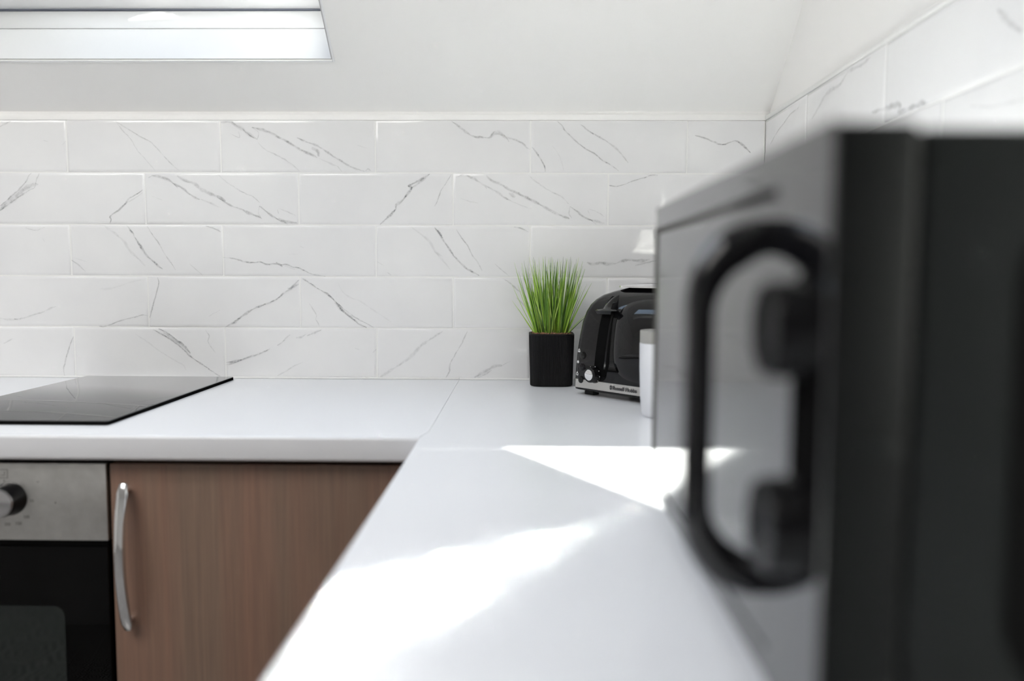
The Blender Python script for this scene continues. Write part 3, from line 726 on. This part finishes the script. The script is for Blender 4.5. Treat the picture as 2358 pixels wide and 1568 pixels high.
# printed scale and symbol on the panel
def text_mesh(name, s, size, M, mt, parent, depth=0.00012, align='CENTER', bold=0.0):
    c = bpy.data.curves.new(name + '_curve', 'FONT'); c.body = s; c.size = size; c.extrude = depth; c.align_x = align; c.align_y = 'CENTER'
    c.offset = bold; c.resolution_u = 3
    tmp = bpy.data.objects.new(name + '_tmp', c); COL.objects.link(tmp)
    dg = bpy.context.evaluated_depsgraph_get()
    me = bpy.data.meshes.new_from_object(tmp.evaluated_get(dg))
    bpy.data.objects.remove(tmp); me.transform(M); me.name = name
    me.materials.clear(); me.materials.append(mt)
    o = bpy.data.objects.new(name, me); COL.objects.link(o); o.parent = parent; o.matrix_parent_inverse = parent.matrix_basis.inverted()
    return o
MFD = mat('faded_print', (0.17, 0.17, 0.165), .6)
def pt_panel(px, py):
    return KX + (px - 23) * .000575, KZ - (py - 1148) * .000593
bm = bmesh.new()
MPR = lambda x, z: Matrix.Translation((x, YP - .0002, z)) @ Matrix.Rotation(PI / 2, 4, 'X')
for (px, py, w_, h_) in ((10, 1108, .0012, .0028), (88, 1110, .0030, .0008), (127, 1157, .0016, .0020)):
    x, z = pt_panel(px, py)
    bm = bmesh.new()
    box(bm, x - w_ / 2, x + w_ / 2, YP - .0003, YP - .00005, z - h_ / 2, z + h_ / 2)
    link('printed_mark', bm, MFD, panel, sm=False)
bm = bmesh.new()
x, z = pt_panel(8, 1092)
for (dx, dz, w_, h_) in ((-.006, 0, .0007, .0115), (.006, 0, .0007, .0115), (0, .0056, .0125, .0007), (0, -.0056, .0125, .0007), (0, -.002, .006, .0006), (.002, .001, .0006, .004)):
    box(bm, x + dx - w_ / 2, x + dx + w_ / 2, YP - .0003, YP - .00005, z + dz - h_ / 2, z + dz + h_ / 2)
link('printed_symbol', bm, MFD, panel, sm=False)
for s, px, py in (('50', 72, 1153), ('100', 58, 1190), ('150', 39, 1205), ('200', 13, 1207)):
    x, z = pt_panel(px, py)
    text_mesh('printed_number', s, .0058, Matrix.Translation((x, YP - .0002, z)) @ Matrix.Rotation(PI / 2, 4, 'X'), MFD, panel)
bm = bmesh.new(); box(bm, OX0, OX1, YP - .002, YP + .0115, W - .72, W - .1535, 0.0015)
door = link('door', bm, M_OVENGLASS, oven)
bm = bmesh.new()
prism(bm, [(x - .8485, y + W - .395) for x, y in rrect(.2365, .160, .014, 4)], -.0006, 0,
      M=Matrix(((1, 0, 0, 0), (0, 0, 1, YP - .0021), (0, 1, 0, 0), (0, 0, 0, 1))))
link('inner_window', bm, M_OVENPANE, door)
bm = bmesh.new(); box(bm, OX0 + .002, OX1 - .002, YP + .0025, YP + .0118, W - .1534, W - .1461)
link('vent_gap', bm, M_MATTBLACK, oven, sm=False)

# ------------------------------------------------------------------ base cabinets
def bow_handle(parent, x, y, z0, z1, axis='y', out=-1, name='handle'):
    bm = bmesh.new(); pts = []; rad = []
    n = 18
    for i in range(n + 1):
        t = i / n
        z = z0 + (z1 - z0) * t
        o_ = 0.010 + 0.017 * math.sin(PI * t) ** 0.8
        pts.append(Vector((x, y + out * o_, z)) if axis == 'y' else Vector((x + out * o_, y, z)))
        rad.append(.0076 if 0 < i < n else .0055)
    ax = Vector((1, 0, 0)) if axis == 'y' else Vector((0, 1, 0))
    pts = [pts[0] - Vector((0, 0, .0022))] + pts + [pts[-1] + Vector((0, 0, .0022))]
    rad = [.002] + rad + [.002]
    tube(bm, pts, rad, 14, (ax, 0.38))
    h = link(name, bm, M_CHROME, parent, angle=60)
    for z in (z0 + .010, z1 - .010):
        bm = bmesh.new()
        if axis == 'y': MM = Matrix.Translation((x, y, z)) @ Matrix.Rotation(-PI / 2 * out, 4, 'X')
        else: MM = Matrix.Translation((x, y, z)) @ Matrix.Rotation(PI / 2 * out, 4, 'Y')
        lathe(bm, [(0, .0001), (.0052, .0001), (.0048, .014), (0, .014)], 20, MM)
        link('handle_post', bm, M_CHROME, h)
    return h
cab = empty('base_cabinet', (-0.34, 1.34, 0), 'base cabinet with a walnut-effect door and bowed chrome handle, right of the oven', 'cabinet')
bm = bmesh.new()
box(bm, -0.5455, -0.137, YP + .0185, 1.60, 0.15, W - .0345)
link('carcass', bm, M_MATTBLACK, cab, sm=False)  # coloured black to deepen the shade in the gap above the door
bm = bmesh.new(); box(bm, -0.5455, -0.137, YP + .05, YP + .066, 0.0, 0.1495); link('plinth', bm, M_WOOD, cab, sm=False)
bm = bmesh.new(); box(bm, -0.5458, -0.137, YP, YP + .018, 0.155, W - .0424, 0.001)
dr = link('door', bm, M_WOOD, cab)
bow_handle(dr, -0.5235, YP, W - .263, W - .067)
cab2 = empty('base_cabinet', (0.17, 0.0, 0), 'walnut-effect base cabinet run under the right-hand worktop, facing the room', 'cabinet')
bm = bmesh.new(); box(bm, -0.0935, XP - .012, -1.08, YP + .0, 0.15, W - .0345); link('carcass', bm, M_CARCASS, cab2, sm=False)
bm = bmesh.new(); box(bm, -0.06, -0.044, -1.08, YP - .01, 0.0, 0.1495); link('plinth', bm, M_WOOD, cab2, sm=False)
bm = bmesh.new(); box(bm, -0.1135, -0.0940, 1.0, YP - .02, 0.155, W - .0424); link('filler_panel', bm, M_WOOD, cab2, sm=False)
for y0, y1 in ((.402, .998), (-.198, .398), (-.798, -.202)):
    bm = bmesh.new(); box(bm, -0.1125, -0.0940, y0, y1, 0.155, W - .0424, 0.001)
    d_ = link('door', bm, M_WOOD, cab2)
    bow_handle(d_, -0.1125, y0 + .03, W - .263, W - .067, 'x', -1)

# ------------------------------------------------------------------ microwave
MX, MY0, MY1, MZ0, MZ1 = 0.118, 0.325, 0.762, W + 0.012, W + 0.268
mw = empty('microwave', (0.28, 0.545, W), 'black microwave with a glossy dark door, looped handle and two round dials', 'microwave')
bm = bmesh.new()
box(bm, MX + .034, 0.440, MY0 + .003, MY1 - .003, MZ0 + .002, MZ1 - .002, .005, 3)
body = link('casing', bm, M_SATINBLACK, mw)
bm = bmesh.new(); box(bm, MX + .0008, MX + .0336, MY0 + .001, MY1 - .001, MZ0, MZ1 - .0005, .003, 3)
link('front_frame', bm, M_FRAMEBLACK, mw)
YS = MY0 + .068    # seam between control panel and door
bm = bmesh.new(); box(bm, MX - .0006, MX + .0007, MY0, YS - .00005, MZ0, MZ1, 0)
cp = link('control_panel', bm, M_BLACKGLASS, mw)
bm = bmesh.new(); box(bm, MX + .0003, MX + .0007, YS, MY1, MZ0, MZ1, .0001, 1)
dd = link('door', bm, M_BLACKGLASS, mw)
bm = bmesh.new()
za, zb = W + .0285, W + .2445
for (y0, y1, z0, z1) in ((YS + .0012, MY1 - .0012, zb, zb + .0050), (YS + .0012, MY1 - .0012, za - .0025, za), (MY1 - .024, MY1 - .0012, za, zb)):
    box(bm, MX - .0003, MX + .0002, y0, y1, z0, z1)
link('gasket', bm, M_MATTBLACK, dd, sm=False)
bm = bmesh.new(); box(bm, MX - .0006, MX + .0002, YS + .0002, MY1 - .0245, za + .0002, zb - .0002)
link('door_glass', bm, M_BLACKGLASS, dd)
# looped handle
HY = YS + .010
bm = bmesh.new(); pts = []
n = 12; zt_, zb_ = W + .2265, W + .0600; rx, rz = .0330, .036
xb = MX - .0008
pts.append(Vector((xb + .0010, HY, zt_)))
for i in range(n + 1):
    th = PI / 2 * i / n
    pts.append(Vector((xb - rx * math.sin(th) , HY, zt_ - rz + rz * math.cos(th))))
for i in range(1, 10):
    pts.append(Vector((xb - rx, HY, zt_ - rz + (zb_ + rz - zt_ + rz) * i / 10)))
for i in range(n + 1):
    th = PI / 2 * (1 - i / n)
    pts.append(Vector((xb - rx * math.sin(th), HY, zb_ + rz - rz * math.cos(th))))
pts.append(Vector((xb + .0010, HY, zb_)))
nb = len(pts)
kk = [.72 + .38 * max(0, 1 - abs(min(i, nb - 1 - i) - 5) / 8) for i in range(nb)]
tube(bm, pts, .0096, 20, (Vector((0, 1, 0)), kk))
link('handle', bm, M_LOOPBLACK, dd, angle=60)
bm = bmesh.new()
prism(bm, [(x + MY0 + .0205, y + W + .1455) for x, y in rrect(.0185, .0670, .0180, 8)], 0, .0007,
      M=Matrix(((0, 0, -1, MX - .0006), (1, 0, 0, 0), (0, 1, 0, 0), (0, 0, 0, 1))))
link('dial_plate', bm, M_MATTBLACK, cp)
for z in (W + .1860, W + .1030):
    M_ = Matrix.Translation((MX - .0014, MY0 + .0225, z)) @ Matrix.Rotation(-PI / 2, 4, 'Y')
    bm = bmesh.new()
    lathe(bm, [(0, 0), (.0215, 0), (.0215, .0025), (.0205, .0040), (.0200, .0150), (.0186, .0172), (0, .0176)], 56, M_)
    dl = link('dial', bm, M_DIALBLACK, cp)
bm = bmesh.new()
prism(bm, [(x + .312, y + W + .138) for x, y in rrect(.119, .100, .030, 8)], 0, .0012,
      M=Matrix(((1, 0, 0, 0), (0, 0, -1, MY0 + .0029), (0, 1, 0, 0), (0, 0, 0, 1))), bev=.0006, seg=2)
sp = link('side_panel', bm, M_MATTBLACK, body)
bm = bmesh.new(); box(bm, MX + .0135, MX + .0305, MY0 + .0002, MY0 + .0009, W + .1380, W + .1420, .0003)
link('latch_mark', bm, M_SATINBLACK, mw)
for (x, y) in ((.16, .36), (.16, .73), (.41, .36), (.41, .73)):
    bm = bmesh.new(); lathe(bm, [(0, .0001), (.010, .0001), (.011, .0139), (0, .0139)], 20, Matrix.Translation((x, y, W)))
    link('foot', bm, M_RUBBER, mw)

# ------------------------------------------------------------------ toaster
TA = Vector((.0810, 1.4500, W)); TU = Vector((.665, -.747, 0)); TN = Vector((-.747, -.665, 0))
TM = Matrix((TU, -TN, Vector((0, 0, 1)))).transposed().to_4x4(); TM.translation = TA     # local u, v (inward), z
to = empty('toaster', tuple(TA + TU * .14 - TN * .08), 'glossy black toaster with a steel base band, standing right of the grass pot', 'toaster')
prof = [(.0085, .004, .004), (.0100, .001, .001), (.0270, .001, .001), (.0500, .002, .0015), (.0800, .0042, .003), (.1050, .0068, .0052), (.1270, .0095, .008), (.1450, .0140, .012),
        (.1570, .0190, .0165), (.1660, .0255, .0220), (.1735, .0345, .0285), (.1795, .0480, .0370), (.1840, .0600, .0460), (.1870, .0740, .0540), (.1885, .0860, .0600)]
def du(z):
    return np.interp(z, [p[0] for p in prof], [p[1] for p in prof])
def dw(z):
    return float(np.interp(z, [p[0] for p in prof], [p[2] for p in prof]))
bm = bmesh.new()
rings = []
for z, a, b in prof:
    rings.append([TM @ Vector((.14 + x, .08 + y, z)) for x, y in rrect(.14 - a, .08 - b, max(.010, .016 + a * .25), 8)])
loft(bm, rings)
tb = link('body', bm, M_TOASTBLACK, to, angle=60)
def TF(u, z, out=0.0): return TM @ Vector((u, dw(z) - out, z))
bm = bmesh.new()
rings = [[TM @ Vector((.14 + x, .08 + y, z)) for x, y in rrect(.14 - a, .08 - a, .0165, 8)] for z, a in ((.0130, .0006), (.0132, .0000), (.0275, .0000), (.0277, .0012))]
loft(bm, rings, True, False)
band = link('base_band', bm, M_STEEL, to, angle=50)
bm = bmesh.new()
rings = [[TM @ Vector((.14 + x, .08 + y, z)) for x, y in rrect(a, b, .02, 6)] for z, a, b in ((.1865, .077, .040), (.1895, .077, .040), (.1925, .072, .036), (.1934, .060, .028))]
loft(bm, rings)
link('top_plate', bm, M_CHROME, to, angle=50)
for v_ in (.066, .094):
    bm = bmesh.new(); box(bm, .085, .195, v_ - .007, v_ + .007, .1920, .19345, M=TM); link('bread_slot', bm, M_MATTBLACK, to, sm=False)
# bulging glossy panel
bm = bmesh.new()
cu, cz, au, az = .182, .1010, .090, .0700
rings = []
NR, NA = 14, 72
for i in range(NR + 1):
    r = 1 - i / NR * .98
    ring = []
    for k in range(NA):
        th = 2 * PI * k / NA
        c, s = math.cos(th), math.sin(th)
        ex = 2 / 3.6
        x = math.copysign(abs(c) ** ex, c) * r; y = math.copysign(abs(s) ** ex, s) * r
        u = cu + au * x; z = cz + az * y
        out_ = -.0015 + .0105 * max(0, 1 - r ** 2.6) ** 0.62
        ring.append(TF(u, z, out_))
    rings.append(ring)
loft(bm, rings, False, True)
link('bulged_side', bm, M_TOASTBLACK, to, angle=80)
# lever channel
bm = bmesh.new()
out_l = []
def chan(t):   # left and right edge of channel at height z
    z = .036 + (.172 - .036) * t
    w0 = .0175 - .005 * t
    c0 = .0700 + .0075 * t
    return z, c0 - w0, c0 + w0
a_, b_ = [], []
for i in range(15):
    z, l, r_ = chan(i / 14)
    k = min(1, math.sin(min(i, 14 - i) / 14 * PI + .25))
    cc = (l + r_) / 2; hw = (r_ - l) / 2 * min(1, .35 + k)
    a_.append([TF(cc - hw, z, .0003), TF(cc - hw * .8, z, .0012), TF(cc + hw * .8, z, .0012), TF(cc + hw, z, .0003)])
loft(bm, a_, False, False, close=False)
link('lever_channel', bm, M_MATTBLACK, to)
bm = bmesh.new()
loft(bm, [[TF(.0785 + .001 * i - .0022, .05 + .0125 * i, .0013), TF(.0785 + .001 * i, .05 + .0125 * i, .0030), TF(.0785 + .001 * i + .0022, .05 + .0125 * i, .0013)] for i in range(9)], False, False, close=False)
link('lever_guide', bm, M_TOASTBLACK, to)
bm = bmesh.new()
lv = []
for (z, l, r_, o_) in ((.1405, .0690, .0850, .006), (.1425, .0600, .0950, .016), (.1480, .0575, .0975, .020), (.1500, .0600, .0950, .019), (.1515, .0690, .0900, .013), (.1600, .0710, .0890, .011), (.1680, .0750, .0875, .008), (.1740, .0800, .0850, .004)):
    lv.append([TF(l, z, -.001), TF(l + .002, z, o_ * .8), TF((l + r_) / 2, z, o_), TF(r_ - .002, z, o_ * .8), TF(r_, z, -.001)])
loft(bm, lv)
link('lever', bm, M_TOASTBLACK, to, angle=50)
# buttons, symbols, dial
def face_M(u, z, out=0.0):
    # x right along the face, y up, z outward
    zz = TN.copy(); yy = Vector((0, 0, 1)); xx = TU.copy()
    mm = Matrix((xx, yy, zz)).transposed().to_4x4(); mm.translation = TF(u, z, out); return mm
for (u, z) in ((.0267, .0690), (.0252, .0490), (.0245, .0268)):
    bm = bmesh.new(); lathe(bm, [(0, .0), (.0066, .0), (.0066, .0010), (.0058, .0012), (.0054, .0024), (.0040, .0030), (0, .0032)], 28, face_M(u, z, -.0002))
    link('button', bm, M_TOASTBLACK, to, angle=40)
bm = bmesh.new(); lathe(bm, [(0, .0), (.0150, .0), (.0150, .0020), (.0138, .0035), (.0130, .0135), (.0120, .0150), (0, .0150)], 48, face_M(.0565, .0390, -.0002))
dial = link('dial', bm, M_TOASTBLACK, to, angle=40)
bm = bmesh.new(); lathe(bm, [(0, .0151), (.0092, .0151), (.0092, .0158), (.0080, .0170), (.0045, .0176), (0, .0177)], 40, face_M(.0565, .0390, -.0002))
link('dial_cap', bm, M_CHROME, dial)
bm = bmesh.new()
for ang in (120, 75, 30, -10, -45):
    a = math.radians(ang)
    for k in (0,):
        c = Vector((math.cos(a) * .0143, math.sin(a) * .0143, 0))
        box(bm, c.x - .0005, c.x + .0005, c.y - .0005, c.y + .0005, .0034, .0038, M=face_M(.0565, .0390))
link('dial_marks', bm, M_PRINTW, dial, sm=False)
def flat_poly(bm, pts, M, th=.00015):
    prism(bm, pts, 0, th, M=M)
# cancel / bagel shape, snowflake, bread shapes
bm = bmesh.new()
MM = face_M(.0172, .0770, .00025)
def ring_poly(bm, pts, k, M):
    n = len(pts)
    o_ = [bm.verts.new(M @ Vector((x, y, 0))) for x, y in pts]; i_ = [bm.verts.new(M @ Vector((x * k, y * k, 0))) for x, y in pts]
    for j in range(n): bm.faces.new((o_[j], o_[(j + 1) % n], i_[(j + 1) % n], i_[j]))
ring_poly(bm, [(-.0026, -.0028), (.0026, -.0028), (.0024, 0), (.0010, .0030), (-.0010, .0030), (-.0024, 0)], .62, MM)
box(bm, -.0022, .0022, -.0012, -.0004, 0, .0001, M=MM)
link('symbol', bm, M_PRINTW, to, sm=False, fix=False)
bm = bmesh.new()
MM = face_M(.0156, .0574, .00025)
for k in range(3):
    box(bm, -.0029, .0029, -.0004, .0004, 0, .0001, M=MM @ Matrix.Rotation(k * PI / 3 + PI / 6, 4, 'Z'))
ring_poly(bm, [(.0021 * math.cos(k * PI / 3), .0021 * math.sin(k * PI / 3)) for k in range(6)], .7, MM)
link('symbol', bm, M_PRINTW, to, sm=False, fix=False)
bm = bmesh.new()
MM = face_M(.0146, .0368, .00025)
ring_poly(bm, [(-.0024, -.0030), (.0024, -.0030), (.0024, .0008), (.0012, .0016), (-.0012, .0016), (-.0024, .0008)], .6, MM)
box(bm, -.0008, .0008, .0018, .0036, 0, .0001, M=MM)
link('symbol', bm, M_PRINTW, to, sm=False, fix=False)
text_mesh('brand_lettering', 'Russell Hobbs', .0092, face_M(.0985, .0203, .0018), M_PRINTK, band, .0001, 'LEFT', .00012)
bm = bmesh.new()
for dz in (.0016, -.0016):
    ring_poly(bm, [(.0017 * math.cos(k * PI / 8), .0019 * math.sin(k * PI / 8) + dz) for k in range(16)], .45, face_M(.0945, .0205, .0018))
ring_poly(bm, [(.0022 * math.cos(k * PI / 8), .0038 * math.sin(k * PI / 8)) for k in range(16)], .8, face_M(.0945, .0205, .0018))
link('brand_emblem', bm, M_PRINTK, band, sm=False, fix=False)
for (u, v_) in ((.030, .022), (.250, .022), (.030, .138), (.250, .138)):
    bm = bmesh.new(); box(bm, u - .010, u + .010, v_ - .008, v_ + .008, .0001, .0084, .001, M=TM); link('foot', bm, M_RUBBER, to)

# ------------------------------------------------------------------ potted grass
PC = Vector((.0500, 1.5720, W))
pp = empty('potted_grass', tuple(PC), 'tuft of artificial green grass in a ribbed matt black square-rounded pot', 'plant')
def squircle(h, r, rib=0, n=440):
    # rounded square outline, evenly spaced by arc length
    base = rrect(h, h, r, 14); base.append(base[0])
    seg = [math.dist(base[i], base[i + 1]) for i in range(len(base) - 1)]; tot = sum(seg); out = []
    i = 0; acc = 0
    for k in range(n):
        t = tot * k / n
        while acc + seg[i] < t: acc += seg[i]; i += 1
        f = (t - acc) / seg[i]
        x = base[i][0] + (base[i + 1][0] - base[i][0]) * f; y = base[i][1] + (base[i + 1][1] - base[i][1]) * f
        dx, dy = base[i + 1][0] - base[i][0], base[i + 1][1] - base[i][1]; l = math.hypot(dx, dy)
        o_ = rib * (0.5 - 0.5 * math.cos(2 * PI * k / 4)) if rib else 0
        out.append((x + dy / l * -o_, y - dx / l * -o_))
    return out
bm = bmesh.new()
rings = []
for (z, h, rib) in ((.0003, .0375, 0), (.0016, .0396, .0002), (.0030, .0399, .0008), (.05, .0411, .0008), (.0950, .0424, .0008), (.0958, .0424, 0), (.0978, .0421, 0), (.0984, .0412, 0), (.0984, .0385, 0), (.0978, .0380, 0), (.0900, .0376, 0)):
    rings.append([PC + Vector((x, y, z)) for x, y in squircle(h, .021, rib)])
loft(bm, rings, True, False)
link('pot', bm, M_POT, pp, angle=25)
bm = bmesh.new()
g = 26; vs = {}
for i in range(g + 1):
    for j in range(g + 1):
        x = (i / g - .5) * .0745; y = (j / g - .5) * .0745
        q = max(0, math.hypot(max(abs(x) - .0175, 0), max(abs(y) - .0175, 0)) / .0200)
        if q > .99: continue
        vs[i, j] = bm.verts.new(PC + Vector((x, y, .0955 + .006 * noise.noise(Vector((x * 260, y * 260, 1))) + .002)))
for i in range(g):
    for j in range(g):
        k = [(i, j), (i + 1, j), (i + 1, j + 1), (i, j + 1)]
        if all(q in vs for q in k): bm.faces.new([vs[q] for q in k])
link('gravel', bm, M_SOIL, pp)
def tuft(cx, cy, n, seed, spread):
    r_ = random.Random(seed)
    bm = bmesh.new(); tl = bm.verts.layers.float.new('tone')
    for b in range(n):
        a = r_.uniform(0, 2 * PI); q = r_.uniform(0, 1) ** .5
        bx, by = cx + .0085 * q * math.cos(a), cy + .0085 * q * math.sin(a)
        ln = r_.uniform(.095, .153) if r_.random() < .9 else r_.uniform(.055, .10)
        tx = spread * (.8 + .4 * r_.random()) + .0165 * q * math.cos(a) + r_.gauss(0, .0085)
        ty = .014 * q * math.sin(a) + r_.gauss(0, .008)
        if r_.random() < .05: tx += r_.choice((-1, 1)) * .022; 
        zt = math.sqrt(max(ln * ln - tx * tx - ty * ty, .002))
        bow = r_.uniform(-.4, .5); wd = r_.uniform(.0007, .00125); tone = r_.choice((.02, .08, .2, .35, .5, .6, .7, .8, .95))
        ang = r_.uniform(0, PI)
        wv = Vector((math.cos(ang * .5 - .7), math.sin(ang * .5 - .7), 0))
        rows = []
        ns = 8
        for k in range(ns + 1):
            t = k / ns
            f_ = t + bow * t * (t - 1) * .5
            p = PC + Vector((bx + tx * f_, by + ty * f_, .0905 + zt * t))
            w_ = wd * (1 - t ** 2.2) + .00012
            nn = Vector((-wv.y, wv.x, 0)) * w_ * .45
            row = [bm.verts.new(p - wv * w_), bm.verts.new(p + nn), bm.verts.new(p + wv * w_)]
            for v__ in row: v__[tl] = tone + .12 * (r_.random() - .5)
            rows.append(row)
        for ra, rb in zip(rows[:-1], rows[1:]):
            bm.faces.new((ra[0], ra[1], rb[1], rb[0])); bm.faces.new((ra[1], ra[2], rb[2], rb[1]))
    link('grass_tuft', bm, M_GRASS, pp, angle=80, fix=False)
tuft(-.0195, .002, 62, 1, -.0190)
tuft(-.0065, -.006, 52, 2, -.004)
tuft(.0070, .004, 52, 5, .003)
tuft(.0200, -.002, 68, 4, .0185)

# ------------------------------------------------------------------ white canister
cn = empty('canister', (.2060, 1.222, W), 'white plastic canister with a grey lid, standing between the toaster and the microwave', 'canister')
bm = bmesh.new(); lathe(bm, [(0, .0002), (.0290, .0002), (.0312, .0012), (.0330, .006), (.0352, .030), (.0366, .070), (.0370, .1080), (.0362, .1088), (0, .1088)], 56, Matrix.Translation((.2060, 1.222, W)))
link('body', bm, M_CANW, cn)
bm = bmesh.new(); lathe(bm, [(0, .1090), (.0366, .1090), (.0366, .1262), (.0358, .1272), (0, .1274)], 56, Matrix.Translation((.2060, 1.222, W)))
link('lid', bm, M_CANLID, cn)
